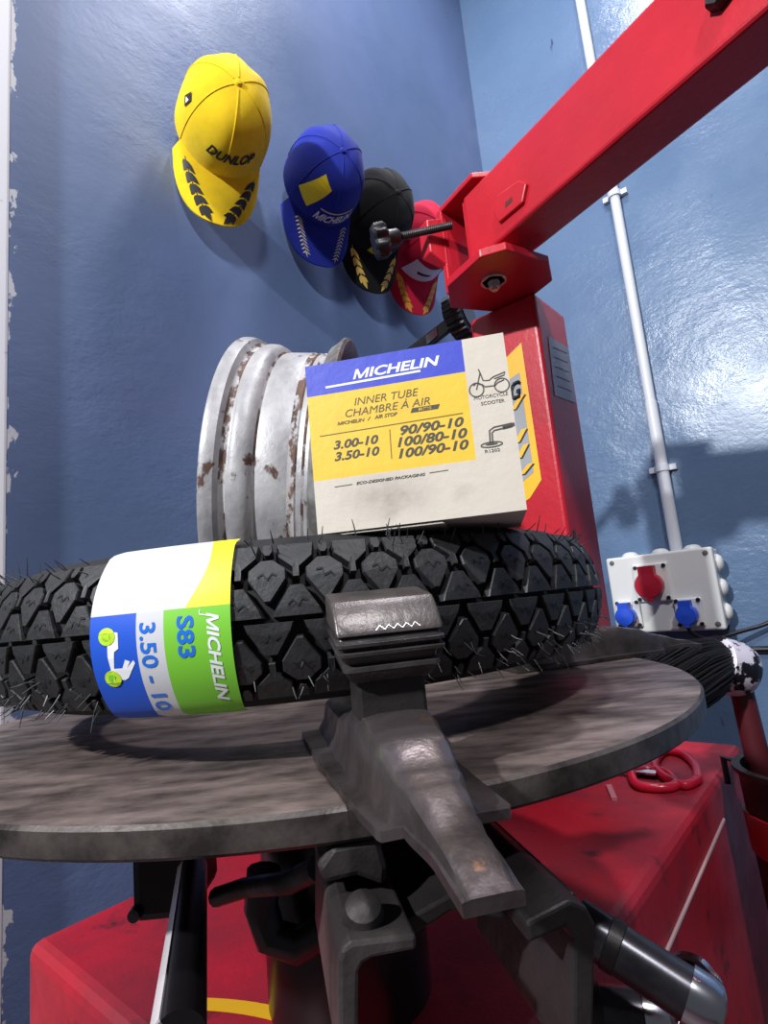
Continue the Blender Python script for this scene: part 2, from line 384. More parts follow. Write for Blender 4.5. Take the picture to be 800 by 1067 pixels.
m.build('stamped_mark', mat('worn_mark', (90, 30, 36), .6), t)
m = MB(); q = af(752, -2); cp = ar(q[0], 0, q[1])
m.lathe([(.0001, .014), (.011, .014), (.013, .010), (.013, 0)], axis_frame(cp, -AN), 6, 0, False); m.build('bolt_head', DARKSTEEL, t)
m = MB(); m.hull8(sec(-.0), sec(-.001)); 
m = MB(); m.loft([[ar(s, a, z) for a, z in ((.004, z0 + .004), (aw - .004, z0 + .004), (aw - .004, z1 - .004), (.004, z1 - .004))] for s in (-.006, .002)], 0, False)
m.build('end_cap', RED, t, bevel=.001)

# stop screw with black hand knob
k0 = at(396, 251, .862); k1 = at(470, 235, .872)
ax = (k1 - k0).normalized()
t = thing('stop_screw', 'threaded stop screw with black star knob at the arm bracket', 'knob', axis_frame(k0, ax))
m = MB(); n = 72
prof = lambda rr: [( rr * (1 + .13 * cos(8 * 2 * pi * k / n)), 2 * pi * k / n) for k in range(n)]
M = axis_frame(k0, ax)
m.loft([[M @ Vector((r * s * cos(a), r * s * sin(a), h)) for r, a in prof(.026)] for s, h in ((.8, -.012), (1, -.008), (1, .008), (.8, .013))], 0, True)
m.loft([[M @ Vector((r * cos(2 * pi * k / 24), r * sin(2 * pi * k / 24), h)) for k in range(24)] for r, h in ((.015, .010), (.014, .030), (.011, .034))], 0, True)
m.build('knob', BLACK, t)
m = MB(); ln = (k1 - k0).length; pth = []; rr = []
for i in range(60):
    h = .03 + (ln + .0 - .03) * i / 59; pth.append(k0 + ax * h); rr.append(.0068 if i % 2 else .0058)
m.tube(pth, rr, 12); m.build('threaded_rod', DARKSTEEL, t)

# ribbed roller beside the column
rc = at(479, 331, 1.03)
rax = (Vector((.80, -.50, .12))).normalized(); M = axis_frame(rc, rax)
t = thing('ribbed_roller', 'black ribbed rubber roller beside the red column', 'roller', M)
m = MB(); n = 96
def rr_(k, base): return base * (1.0 if (k // 2) % 2 == 0 else .94)
m.loft([[M @ Vector((rr_(k, r) * cos(2 * pi * k / n), rr_(k, r) * sin(2 * pi * k / n), h)) for k in range(n)] for r, h in ((.036, -.019), (.046, -.016), (.047, 0), (.046, .016), (.036, .019))], 0, False)
m.build('tread_ring', BLACK, t)
m = MB(); m.lathe([(.0001, .021), (.034, .021), (.036, .015), (.036, -.02), (.0001, -.02)], M, 36); m.build('hub', BLACKM, t)
m = MB(); a, b = at(474, 332, 1.05), at(405, 385, 1.07); d = (b - a); n_ = Vector((0, 0, 1)); wd_ = .014
m.hull8([a + n_ * wd_, a - n_ * wd_, a - n_ * wd_ + U * .01, a + n_ * wd_ + U * .01], [b + n_ * wd_, b - n_ * wd_, b - n_ * wd_ + U * .01, b + n_ * wd_ + U * .01]); m.build('lever', BLACKM, t, bevel=.001)
m = MB(); a2, b2 = at(455, 345, 1.052), at(444, 354, 1.054)
m.hull8([a2 + n_ * .008, a2 - n_ * .008, a2 - n_ * .008 + U * .004, a2 + n_ * .008 + U * .004], [b2 + n_ * .008, b2 - n_ * .008, b2 - n_ * .008 + U * .004, b2 + n_ * .008 + U * .004]); m.build('silver_tag', CHROME, t)

# ================================================================== TURNTABLE
t = thing('turntable', 'round worn steel turntable disc carrying the tyre and clamp jaws', 'turntable', DC)
m = MB(); m.lathe([(.0001, 0), (.2635, 0), (.265, -.0015), (.265, -.0105), (.2635, -.012), (.0001, -.012)], Matrix.Translation(DC), 160)
for i, f in enumerate(m.f): m.sm[i] = False
m.m = [1 if 2 * 160 > i >= 160 or 4 * 160 > i >= 2 * 160 else 0 for i in range(len(m.m))]
m.build('disc', [DISCM, mat('grimy_disc_edge', (96, 88, 84), .42, .5, col2=(48, 43, 40), nscale=30, lo=.38, hi=.62, bump=.0006, bscale=60)], t)
m = MB(); m.lathe([(.0001, -.0122), (.075, -.0122), (.07, -.05), (.06, -.06), (.06, BZ - DC.z), (.0001, BZ - DC.z)], Matrix.Translation(DC), 40); m.build('hub', BLACKM, t)
GX = [(-1.0, .02), (.0, 1.0)]
JD = Vector((.215, -.977, 0)).normalized(); JT = Vector((-JD.y, JD.x, 0))
m = MB(); g0 = at(167, 930, .42); gl, gr_ = at(136, 965, .40), at(200, 960, .40); m.box(Matrix.Translation(Vector(((gl.x + gr_.x) / 2, .43, (-.0795 + gl.z) / 2))), gr_.x - gl.x, .06, -.0795 - gl.z); m.build('slide_guide', BLACKM, t, bevel=.006)
m = MB(); g1 = at(143, 950, .402); m.lathe([(.0001, .006), (.004, .006), (.005, 0)], axis_frame(g1, (0, -1, 0)), 12); m.build('guide_bolt', BLACKM, t)
m = MB()
for q in ((.0, .0),):
    m.tube([at(225, 935, .42), at(255, 925, .40), at(300, 920, .34), at(330, 905, .32)], .006, 10)
m.build('link_bar', DARKSTEEL, t)
m = MB(); m.tube([at(275, 905, .40), at(272, 945, .40), at(282, 975, .40), at(310, 985, .40), at(335, 970, .40)], .011, 10); m.build('air_hose', BLACK, t)

# clamp jaws -------------------------------------------------------
def jaw_frame(d): d = Vector(d).normalized(); return frame(d, Vector((-d.y, d.x, 0)), ZZ, DC)
JM = jaw_frame(JD)
def J(r, tt, z): return JM @ Vector((r, tt, z))
jaw = thing('clamp_jaw', 'worn steel clamp jaw with ribbed rubber cover at the front of the turntable', 'clamp jaw', JM, 'clamp jaws on the turntable')
def lerp_tab(tab, r):
    for a, b in zip(tab, tab[1:]):
        if a[0] <= r <= b[0]:
            k = (r - a[0]) / (b[0] - a[0]); k2 = k * k * (3 - 2 * k)
            return [x + (y - x) * k2 for x, y in zip(a[1:], b[1:])]
    return list(tab[-1][1:])
#        r     left   right  b     zt     z0
TABJ = [(.150, .0300, .0290, .0170, .0195, .0005), (.215, .0270, .0262, .0165, .0210, .0005), (.232, .0250, .0255, .0158, .0265, .0005), (.256, .0225, .0250, .0152, .0272, .0005), (.275, .0200, .0252, .0138, .0235, .0000),
        (.297, .0170, .0256, .0112, .0165, -.0005), (.3005, .0100, .0120, .0092, .0150, .001), (.325, .0080, .0082, .0068, .0082, .0015), (.345, .0072, .0074, .0058, .0028, -.0006)]
rings = []
NR = 64
for i in range(NR + 1):
    r = .150 + (.343 - .150) * i / NR
    hl, hr, b, zt, z0 = lerp_tab(TABJ, r)
    th = .003
    def side(hw):
        foot = b + .30 * max(hw - b, 0); zp = min(z0 + th, zt)
        return [(hw, z0), (hw, zp), (foot, zp + .0004), (b * 1.04, zp + (zt - zp) * .35), (b * .95, zp + (zt - zp) * .84), (b * .80, zt - (zt - zp) * .04), (b * .4, zt)]
    R_ = side(hr); L_ = side(hl)
    rings.append([J(r, y, z) for y, z in R_] + [J(r, -y, z) for y, z in L_[::-1]])
m = MB(); m.loft(rings, 0, True); jaw_slide = m.build('slide_body', STEEL, jaw)
m = MB(); s = .0132
m.loft([[J(r, y * w, z) for r, y in ((.2335, -s), (.255, -s), (.255, s), (.2335, s))] for z, w in ((.024, 1.0), (.047, 1.0))], 0, False)
m.build('stem', DARKSTEEL, jaw, bevel=.0015)
CR = mat('black_rubber_cover', (58, 54, 54), .3, col2=(40, 37, 38), nscale=40, bump=.0008, bscale=120, coat=.3)
def ringbox(r0, r1, hw, z, rnd=.004, n=5):
    out = []
    for (cx, cy, a0) in ((r1 - rnd, hw - rnd, 0), (r0 + rnd, hw - rnd, pi / 2), (r0 + rnd, -hw + rnd, pi), (r1 - rnd, -hw + rnd, 1.5 * pi)):
        for k in range(n): a = a0 + pi / 2 * k / (n - 1); out.append(J(cx + rnd * cos(a), cy + rnd * sin(a), z + (cx + rnd * cos(a) - r0) * -.18))
    return out
m = MB()
RB = [(.2330, .2560, .0150, .0430), (.2330, .2580, .0156, .0440), (.2330, .2600, .0178, .0475), (.2330, .2612, .0186, .0485), (.2330, .2612, .0186, .0500), (.2330, .2596, .0178, .0508), (.2330, .2606, .0184, .0535), (.2330, .2630, .0205, .0545), (.2330, .2632, .0207, .0556), (.2330, .2612, .0198, .0562),
      (.2330, .2616, .0199, .0570), (.2330, .2632, .0207, .0578), (.2330, .2634, .0208, .0590), (.2330, .2614, .0200, .0596), (.2330, .2612, .0198, .0606)]
m.loft([ringbox(a, b, c, z, .0025) for a, b, c, z in RB], 0, True); m.build('rubber_cover', CR, jaw)
m = MB()
RB = [(.2330, .2600, .0194, .0602), (.2330, .2622, .0203, .0618), (.2320, .2618, .0205, .0634), (.2306, .2560, .0203, .0706), (.2300, .2535, .0202, .0728), (.2300, .2525, .0198, .0733)]
m.loft([ringbox(a, b, c, z, .0014) for a, b, c, z in RB], 0, True)
m.build('hook', mat('jaw_cap', (92, 84, 82), .36, .35, col2=(62, 56, 56), nscale=30, bump=.0006, bscale=90), jaw)
P = Print(); pts = []
for k in range(11): pts.append((-.0055 + k * .0017, .0 + (.0011 if k % 2 else -.0003)))
P.stroke(pts, .0003, 0)
P.build('zigzag_mark', lambda x, y: J(.2616 - y * .8 + .00025, x, .0636 + y - (.2616 - y * .8 - .233) * .18 - .0002), [mat('scratched_bright', (200, 194, 194), .35, .7)], jaw)
def dup(root, M, label, group=None, name=None):
    r = root.copy(); COL.objects.link(r); r.matrix_world = M; r['label'] = label; MW[r.name] = M
    for ch in list(root.children):
        c = ch.copy(); COL.objects.link(c); c.parent = r
        for g in list(ch.children):
            d = g.copy(); COL.objects.link(d); d.parent = c
    return r
jm2 = jaw_frame(JT)
j2 = jaw.copy(); COL.objects.link(j2); j2.matrix_world = jm2; MW[j2.name] = jm2; j2['label'] = 'flat steel clamp jaw at the far right edge of the turntable, beside the brush'
sb_ = jaw_slide.copy(); COL.objects.link(sb_); sb_.parent = j2

# carriage under the front jaw
CM = DARKSTEEL
car = thing('jaw_carriage', 'dark steel channel bracket hanging under the front of the turntable', 'bracket', JM)
def jr(px, py, r):                        # the point of a pixel's ray on the plane r = const of the jaw frame
    d = ray(px, py); k = (DC.dot(JD) + r) / d.dot(JD); p = JM.inverted() @ (d * k); return (p.y, min(p.z, -.0126))
def jprism(pix, r, back, name, m_, bev):
    m = MB(); m.prism([jr(x, y, r) for x, y in pix], lambda a, b, d: J(d, a, b), back, r); return m.build(name, m_, car, bevel=bev)
RF = .288
LIGHTER = mat('grey_oily_steel', (88, 82, 80), .42, .55, col2=(50, 45, 45), nscale=24, rough2=.6, bump=.0008, bscale=70)
jprism([(353, 1120), (353, 1002), (356, 990), (366, 982), (434, 974), (435, 990), (388, 999), (378, 1005), (374, 1014), (373, 1120)], RF, .205, 'left_leg', LIGHTER, .0012).name = 'leg'
jprism([(548, 962), (594, 938), (612, 946), (621, 964), (618, 1120), (597, 1120), (598, 980), (590, 966), (551, 984)], RF, .205, 'leg', CM, .0012)
jprism([(373, 985), (434, 952), (470, 932), (545, 940), (600, 930), (604, 946), (548, 962), (470, 950), (436, 972), (376, 1004)], .268, .19, 'channel_top', CM, .0010)
q = jr(378, 948, .277)
m = MB(); M = axis_frame(J(.277, q[0], q[1] - .001), (JD * .45 + ZZ * .8)); m.lathe([(.0001, .0055), (.003, .0052), (.0056, .0034), (.0066, .0), (.0066, -.006)], M, 20); m.build('bolt_head', LIGHTER, car)
jprism([(330, 905), (345, 872), (395, 872), (404, 905), (402, 925), (372, 914), (340, 922)], .262, .225, 'slide_block', LIGHTER, .002)

# pneumatic cylinders under the table
def cylinder(a, b, r, label, ringr=1.12):
    ax = (b - a).normalized(); L = (b - a).length; M = axis_frame(a, ax)
    t = thing('pneumatic_cylinder', label, 'cylinder', M)
    m = MB(); m.lathe([(.0001, 0), (r, 0), (r, L), (.0001, L)], M, 40, 0, True); m.build('tube', mat('cylinder_steel', (74, 72, 78), .28, .5, col2=(44, 41, 44), nscale=30), t, bevel=.0)
    m = MB(); m.lathe([(r * .7, L - .010), (r * ringr, L - .010), (r * ringr, L - .002), (r * 1.02, L + .002), (r * .5, L + .002), (r * .5, L - .004), (.0001, L - .004)], M, 40); m.build('end_ring', CHROME, t)
    m = MB(); m.lathe([(r * .9, .3 * L - .004), (r * 1.06, .3 * L - .003), (r * 1.06, .3 * L + .003), (r * .9, .3 * L + .004)], M, 40); m.build('band', DARKSTEEL, t)
    return t
cylinder(at(600, 960, .315), at(741, 1052, .285), .0112, 'shiny steel cylinder with bright end ring under the turntable, in front of the cabinet side')
cylinder(at(590, 1048, .34), at(690, 1060, .33), .0115, 'shorter steel cylinder lying below the ringed cylinder at the bottom edge')
t = None
m = MB(); cc = at(722, 1036, .325); M = axis_frame(cc, Vector((-.62, -.50, .60)))
m.lathe([(.0001, 0), (.0150, 0), (.0170, .002), (.0170, .004), (.0150, .006), (.0130, .006), (.0125, .0045), (.0001, .0045)], M, 40, mis=[0, 0, 0, 0, 0, 1, 1])
o = m.build('chrome_cap', [CHROME, BLACK], None, M); tag(o, 'round chrome cap behind the bright cylinder end ring', 'cap')
# dark rod towards the left front
a, b = at(201, 905, .36), at(186, 1085, .205)
ax = (b - a).normalized()
t = thing('piston_rod', 'dark piston rod with a painted highlight strip below the left of the turntable', 'rod', axis_frame(a, ax))
m = MB(); M = axis_frame(a, ax); L = (b - a).length
m.lathe([(.0001, 0), (.0080, 0), (.0088, L), (.0001, L)], M, 36); m.build('rod', BLACKM, t)
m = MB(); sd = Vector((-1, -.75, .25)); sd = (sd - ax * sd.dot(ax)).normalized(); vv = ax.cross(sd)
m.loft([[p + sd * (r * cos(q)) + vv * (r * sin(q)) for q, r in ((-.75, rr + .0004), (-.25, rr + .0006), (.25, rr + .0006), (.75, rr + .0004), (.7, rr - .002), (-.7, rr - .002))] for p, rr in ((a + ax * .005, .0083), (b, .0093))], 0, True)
m.build('painted_highlight', mat('painted_highlight_white', (236, 228, 230), .25, .35), t)  # pale strip stands in for the lamp's reflection along the glossy rod
t['label'] = 'dark piston rod with a painted lamp highlight along it, below the left of the turntable'

# ================================================================== TYRE
RT = .2205; TZ = -.0035
TC = Vector((-.066, .463, TZ))
KA = .87; TE = .0378                      # tread narrowing, half width of the tread along its arc
tyre = thing('motorcycle_tyre', 'black knobbly motorcycle tyre lying on the turntable jaws with a printed paper band', 'tyre', TC)
RCR = .054
def tprof(a):                            # arc length across the tread -> (radius, height)
    s = 1 if a >= 0 else -1; a = abs(a)
    if a <= TE:
        q = a / RCR; return RT - RCR * (1 - cos(q)), s * RCR * sin(q)
    q = TE / RCR; r0, z0 = RT - RCR * (1 - cos(q)), RCR * sin(q); d = a - TE
    if d < .018:
        k = d / .018; return r0 - .0165 * k - .0, s * (z0 + .0035 * sin(k * pi / 2))
    k = min((d - .018) / .055, 1); return r0 - .0165 - .052 * k, s * (z0 + .0035 - .012 * k * k)
def tp(phi, a, lift=0.0):
    r, z = tprof(a); e = 1e-4; r2, z2 = tprof(a + e); r1, z1 = tprof(a - e); dr, dz = r2 - r1, z2 - z1; l = hypot(dr, dz)
    nr, nz = dz / l, -dr / l
    r += nr * lift; z += nz * lift
    return TC + Vector((r * sin(phi), -r * cos(phi), z))
m = MB(); n = 216; aa = [-.109, -.095, -.08, -.065, -.053, -.045] + [-TE + 2 * TE * k / 16 for k in range(17)] + [.045, .053, .065, .08, .095, .109]
prof = []
for a in aa:
    e = 1e-4; r, z = tprof(a); r2, z2 = tprof(a + e); r1, z1 = tprof(a - e); l = hypot(r2 - r1, z2 - z1)
    lift = -.0052 if abs(a) <= TE + .0005 else (-.003 if abs(a) < .05 else 0)
    prof.append((r + (z2 - z1) / l * lift, z - (r2 - r1) / l * lift))
prof = prof + [(r - .006 if abs(z) < .03 else r, z * .82) for r, z in prof[::-1]]
inner = [(r if abs(a) > .1 else r, z) for (r, z), a in zip(prof, aa)]
pin = []
for a in aa[::-1]:
    e = 1e-4; r, z = tprof(a); r2, z2 = tprof(a + e); r1, z1 = tprof(a - e); l = hypot(r2 - r1, z2 - z1)
    pin.append((r - (z2 - z1) / l * .012, z + (r2 - r1) / l * .012 if abs(a) > .02 else z * .7))
prof = prof[:len(aa)] + pin
m.lathe(prof, Matrix.Translation(TC), n, 0, True, closed=True); m.build('carcass', RUBDARK, tyre)
NP = 54; PITCH_S = 2 * pi * RT / NP; p2 = PITCH_S / 2
mmv = .001
BA = [(-11.2, 1.3), (11.2, 1.3), (10, 5), (3.0, 17), (-3.0, 17), (-10, 5)]
BB = [(-1.4, 9), (1.4, 9), (8.8, 20.5), (8.8, 26), (3, 31.6), (-3, 31.6), (-8.8, 26), (-8.8, 20.5)]
BC = [(-1.5, 21), (1.5, 21), (1.5, 26.5), (8.2, 33), (9.2, 41.5), (-9.2, 41.5), (-8.2, 33), (-1.5, 26.5)]
BD = [(-1.1, 34.4), (1.1, 34.4), (2.4, 37), (2.2, 41.5), (-2.2, 41.5), (-2.4, 37)]
m = MB(); rnd = random.Random(3)
def block(poly, s0, sg, sipe=True, hgt=0.0):
    P_ = [(x * mmv * .95, y * mmv * KA) for x, y in poly]
    if sg < 0: P_ = P_[::-1]
    cx = sum(p[0] for p in P_) / len(P_); cy = sum(p[1] for p in P_) / len(P_); n = len(P_)
    top = [tp((s0 + cx + (x - cx) * .95) / RT, sg * (cy + (y - cy) * .96), hgt) for x, y in P_]
    mid = [tp((s0 + x) / RT, sg * y, hgt - .0007) for x, y in P_]
    bot = [tp((s0 + cx + (x - cx) * 1.06) / RT, sg * (cy + (y - cy) * 1.03), -.0058) for x, y in P_]
    c = tp((s0 + cx) / RT, sg * cy, hgt)
    vs = [c] + top + mid + bot
    m.add(vs, [(0, 1 + i, 1 + (i + 1) % n) for i in range(n)])
    m.add(vs, [(1 + i, 1 + n + i, 1 + n + (i + 1) % n, 1 + (i + 1) % n) for i in range(n)] + [(1 + n + i, 1 + 2 * n + i, 1 + 2 * n + (i + 1) % n, 1 + n + (i + 1) % n) for i in range(n)])
    if sipe:
        w = .0005; q = [(-.0042, 0), (-.0018, .0016), (.0002, -.0012), (.0024, .0014), (.0044, .0002)]
        ang = rnd.uniform(-.5, .5)
        q = [(cx + x * cos(ang) - y * sin(ang), cy + x * sin(ang) + y * cos(ang)) for x, y in q]
        up = [tp((s0 + x) / RT, sg * (y + w), hgt + .0003) for x, y in q]; dn = [tp((s0 + x) / RT, sg * (y - w), hgt + .0003) for x, y in q]
        k = len(q); m.add(up + dn, [(i, i + 1, k + i + 1, k + i) for i in range(k - 1)], 1)
for i in range(NP):
    for sg in (1, -1):
        s0 = i * PITCH_S + (p2 if sg < 0 else 0)
        block(BA, s0, sg); block(BB, s0 + p2, sg); block(BC, s0, sg, False); block(BD, s0 + p2, sg, False)
m.build('tread', [RUBBER, RUBDARK], tyre, recalc=True, weld=False)
# paper band
def phi_at(px, py, r=.2220):
    d = ray(px, py); A = d.x ** 2 + d.y ** 2; B = -2 * (d.x * TC.x + d.y * TC.y); Cc = TC.x ** 2 + TC.y ** 2 - r * r
    k = (-B - sqrt(max(B * B - 4 * A * Cc, 0))) / (2 * A); p = d * k - TC; return atan2(p.x, -p.y)
PL, PR = phi_at(93, 645), phi_at(240, 645)
m = MB(); rnd = random.Random(11)
for i in range(420):
    ph = rnd.uniform(-1.9, 1.9); sg = -1 if rnd.random() < .72 else 1
    a = rnd.choice([.026, .031, .0355, .019]) * sg
    if sg > 0: a = rnd.choice([.031, .0355, .0375])
    if PL - .03 < ph < PR + .02: continue
    l = rnd.uniform(.004, .009); p = tp(ph, a, -.0005); q = tp(ph + rnd.uniform(-.012, .012), a + rnd.uniform(-.002, .003) * sg, l)
    m.tube([p, (p + q) / 2 + Vector((0, 0, rnd.uniform(-.0006, .0006))), q], [.00036, .0003, .00018], 5)
o = m.build('rubber_hairs', mat('hair_rubber', (66, 66, 68), .45), tyre); o['kind'] = 'stuff'

def band(f, a, lift=.0014): return tp(PL + (PR - PL) * f, a, lift)
BW = mat('band_white', (204, 204, 208), .45); BB_ = mat('band_blue', (28, 84, 200), .5); BG = mat('band_green', (120, 196, 52), .5); BY = mat('band_yellow', (242, 228, 30), .5)
A0, A1, AM = -.0465, .048, .0085
m = MB()
def strip(alist, bounds):
    NS = 6; rows = []
    for a in alist:
        b = bounds(a); row = []
        for k in range(len(b) - 1): row += [b[k] + (b[k + 1] - b[k]) * q / NS for q in range(NS)]
        row.append(b[-1]); rows.append([(f, a) for f in row])
    nn = len(rows[0]); vs = [band(f, a) for r in rows for f, a in r]
    for i in range(len(rows) - 1):
        for jx in range(nn - 1): m.add(vs[i * nn:(i + 2) * nn], [(jx, jx + 1, nn + jx + 1, nn + jx)], strip.mi[jx // NS], True)
strip.mi = [1, 0, 2]
strip([A0 + (AM - A0) * k / 20 for k in range(21)], lambda a: [0, .36, .555, 1])
strip.mi = [0, 3]
strip([AM + (A1 - AM) * k / 14 for k in range(15)], lambda a: [0, min(.70 + .14 * max(0, sin((a - AM) / (A1 - AM) * 2.6)), .9), 1])
o = m.build('paper_band', [BW, BB_, BG, BY], tyre, recalc=False)
o['label'] = 'paper band in blue, white, green and yellow'
SB = RT * (PR - PL)                       # arc length of the band
def bandfn(x, y): return tp(PL + (PR - PL) * x / SB, y * .88 + .0006, .0016)
BTXT = mat('band_blue_ink', (36, 110, 214), .35)
P = Print()
def vtext(t_, f0, f1, a0, a1, mi, bold, shear):   # letters read downwards: their tops face right
    vs, fs, x0, x1, y0, y1 = text2d(t_, bold, shear)
    for k in (0,):
        q = k * .0003
        P.raw([(SB * (f0 + (y - y0) / (y1 - y0) * (f1 - f0)), a0 + q + (x - x0) / (x1 - x0) * (a1 - a0)) for x, y in vs], [f for f in fs], mi)
vtext('3.50 - 10', .385, .50, .004, -.0415, 1, .02, 0)
vtext('S83', .645, .76, .0055, -.014, 1, .025, 0)
vtext('MICHELIN', .845, .925, .0058, -.038, 0, .03, .25)
P.stroke([(SB * .80, .0075), (SB * .80, .0055), (SB * .86, .0045)], .0005, 0)
# scooter pictogram: wheels, body, handlebar
def bp(f, a): return (SB * f, a)
P.poly([bp(.15, .0015), bp(.225, .0005), bp(.225, -.0070), bp(.19, -.0085), bp(.17, -.0165), bp(.235, -.0165), bp(.265, -.0125), bp(.30, -.0135), bp(.27, -.0165), bp(.325, -.0130), bp(.335, -.0145), bp(.265, -.0215), bp(.235, -.0225), bp(.15, -.0215), bp(.135, -.0105)], 0)
P.disc(SB * .14, -.0010, .0042, 2); P.disc(SB * .14, -.0010, .0022, 3); P.disc(SB * .145, -.0215, .0042, 2); P.disc(SB * .145, -.0215, .0022, 3)
o = P.build('band_lettering', bandfn, [WINK, BTXT, mat('band_lime', (190, 226, 50), .4), BG], tyre, cut=.006)
for p in o.data.polygons:
    k = p.material_index
    if k >= 2:
        for vi in p.vertices:
            v = o.data.vertices[vi]; d = Vector((v.co.x, v.co.y, 0)).normalized(); v.co += d * (.00015 * (k - 1))

# ================================================================== BOX ON THE TYRE
zb = .0352
bl, br = atz(331, 557, zb), atz(549, 531, zb)
bl = Vector((bl.x, bl.y - .012, zb)) if False else bl
bx = (br - bl); bwid = bx.length; bx.normalize(); by = Vector((-bx.y, bx.x, 0))
def on_front(px, py):
    r = ray(px, py); k = bl.dot(by) / r.dot(by); p = r * k - bl; return p.dot(bx), p.z
tl, tr_ = on_front(320, 378), on_front(522, 351)
bh = (tl[1] + tr_[1]) / 2; bd = .072
FM = frame(bx, by, ZZ, bl)
t = thing('inner_tube_box', 'white, yellow and blue inner tube carton standing on the tyre', 'box', FM)
CARD = mat('white_card', (216, 208, 196), .6, col2=(196, 186, 174), nscale=24, bump=.0004, bscale=70)
def front_mat(name, c, dirt=True):
    mm = mat(name, c, .5, bump=.0003, bscale=90); nt = mm.node_tree; N = nt.nodes; L = nt.links; b_ = N['Principled BSDF']
    tc = N.new('ShaderNodeTexCoord'); sx = N.new('ShaderNodeSeparateXYZ'); L.new(tc.outputs['Object'], sx.inputs[0])
    def band_(sock, c0, w):
        s1 = N.new('ShaderNodeMath'); s1.operation = 'SUBTRACT'; L.new(sock, s1.inputs[0]); s1.inputs[1].default_value = c0
        s2 = N.new('ShaderNodeMath'); s2.operation = 'ABSOLUTE'; L.new(s1.outputs[0], s2.inputs[0])
        r = N.new('ShaderNodeMapRange'); r.inputs['From Min'].default_value = w; r.inputs['From Max'].default_value = 0; L.new(s2.outputs[0], r.inputs['Value']); return r.outputs[0]
    fx, fz = band_(sx.outputs['X'], bwid * .36, bwid * .28), band_(sx.outputs['Z'], bh * .17, bh * .15)
    n1 = N.new('ShaderNodeTexNoise'); n1.inputs['Scale'].default_value = 160; n1.inputs['Detail'].default_value = 5; L.new(tc.outputs['Object'], n1.inputs['Vector'])
    n2 = N.new('ShaderNodeTexNoise'); n2.inputs['Scale'].default_value = 45; n2.inputs['Detail'].default_value = 6; L.new(tc.outputs['Object'], n2.inputs['Vector'])
    a1 = N.new('ShaderNodeMath'); a1.operation = 'MULTIPLY'; L.new(fx, a1.inputs[0]); L.new(fz, a1.inputs[1])
    a2 = N.new('ShaderNodeMath'); a2.operation = 'MULTIPLY'; L.new(a1.outputs[0], a2.inputs[0]); L.new(n1.outputs['Fac'], a2.inputs[1])
    a3 = N.new('ShaderNodeMapRange'); a3.inputs['From Min'].default_value = .58; a3.inputs['From Max'].default_value = .8; a3.inputs['To Max'].default_value = .28; L.new(n2.outputs['Fac'], a3.inputs['Value'])
    a4 = N.new('ShaderNodeMath'); a4.operation = 'ADD'; a4.use_clamp = True; L.new(a2.outputs[0], a4.inputs[0]); L.new(a3.outputs[0], a4.inputs[1])
    mx = N.new('ShaderNodeMix'); mx.data_type = 'RGBA'; mx.inputs[6].default_value = lin(c); mx.inputs[7].default_value = lin((118, 106, 96)); L.new(a4.outputs[0], mx.inputs[0])
    L.new(mx.outputs[2], b_.inputs['Base Color']); return mm
FB, FY, FWh = front_mat('box_blue', (62, 74, 190)), front_mat('box_yellow', (232, 190, 58)), front_mat('box_white', (206, 196, 182))
m = MB()
def fb(x, y, d=0.0): return FM @ Vector((x, d, y))
X8 = bwid * .80; YB, YY = bh * .81, bh * .305
for (x0, x1, y0, y1, mi) in ((0, X8, YB, bh, 1), (X8, bwid, YB, bh, 3), (0, X8, YY, YB, 2), (X8, bwid, YY, YB, 3), (0, X8, 0, YY, 3), (X8, bwid, 0, YY, 3)):
    m.add([fb(x0, y0), fb(x1, y0), fb(x1, y1), fb(x0, y1)], [(0, 1, 2, 3)], mi)
xs = (0, X8, bwid); ys = (0, YY, YB, bh)
for x in (0, bwid):
    for k in range(3): m.add([fb(x, ys[k]), fb(x, ys[k + 1]), fb(x, ys[k + 1], bd), fb(x, ys[k], bd)], [(0, 1, 2, 3)], 1 if (k == 2 and x == 0) else 0)
for y in (0, bh):
    for k in range(2): m.add([fb(xs[k], y), fb(xs[k + 1], y), fb(xs[k + 1], y, bd), fb(xs[k], y, bd)], [(0, 1, 2, 3)], 1 if (y and k == 0) else 0)
m.add([fb(x, y, bd) for x, y in ((0, 0), (X8, 0), (bwid, 0), (bwid, YY), (bwid, YB), (bwid, bh), (X8, bh), (0, bh), (0, YB), (0, YY))], [list(range(10))], 0)
m.build('carton', [CARD, FB, FY, FWh], t)
m = MB(); m.prism([(.002, -.0012), (bwid * .62, -.0015), (bwid * .60, -.0005), (.002, -.0003)], lambda x, y, d: fb(x, y, d), .001, bd - .01); m.build('bottom_flap', CARD, t)
P = Print(); B_ = bwid; Hh = bh
def T(s, u0, u1, v, h, mi=0, bold=.01, shear=.2): P.text(s, B_ * u0, B_ * u1, Hh * (v - h / 2), Hh * (v + h / 2), mi, bold, shear)
T('MICHELIN', .245, .685, .902, .058, 1, .035, .25)
P.stroke([(B_ * .10, Hh * .852), (B_ * .585, Hh * .858)], .0011, 1)
T('INNER TUBE', .24, .565, .738, .044, 0, .0, .25); T('CHAMBRE À AIR', .19, .615, .682, .056, 0, .0, .25)
T('MICHELIN', .145, .285, .624, .020, 0, .0, .25); P.stroke([(B_ * .30, Hh * .616), (B_ * .315, Hh * .636)], .0004, 0); T('AIR STOP', .335, .45, .629, .022, 0, .03, .25)
P.poly([(B_ * .515, Hh * .622), (B_ * .65, Hh * .622), (B_ * .66, Hh * .648), (B_ * .525, Hh * .648)], 2); T('BUTYL', .555, .62, .635, .015, 3, .03, .25)
P.stroke([(B_ * .05, Hh * .565), (B_ * .765, Hh * .575)], .0004, 0); P.stroke([(B_ * .405, Hh * .545), (B_ * .40, Hh * .375)], .0004, 0)
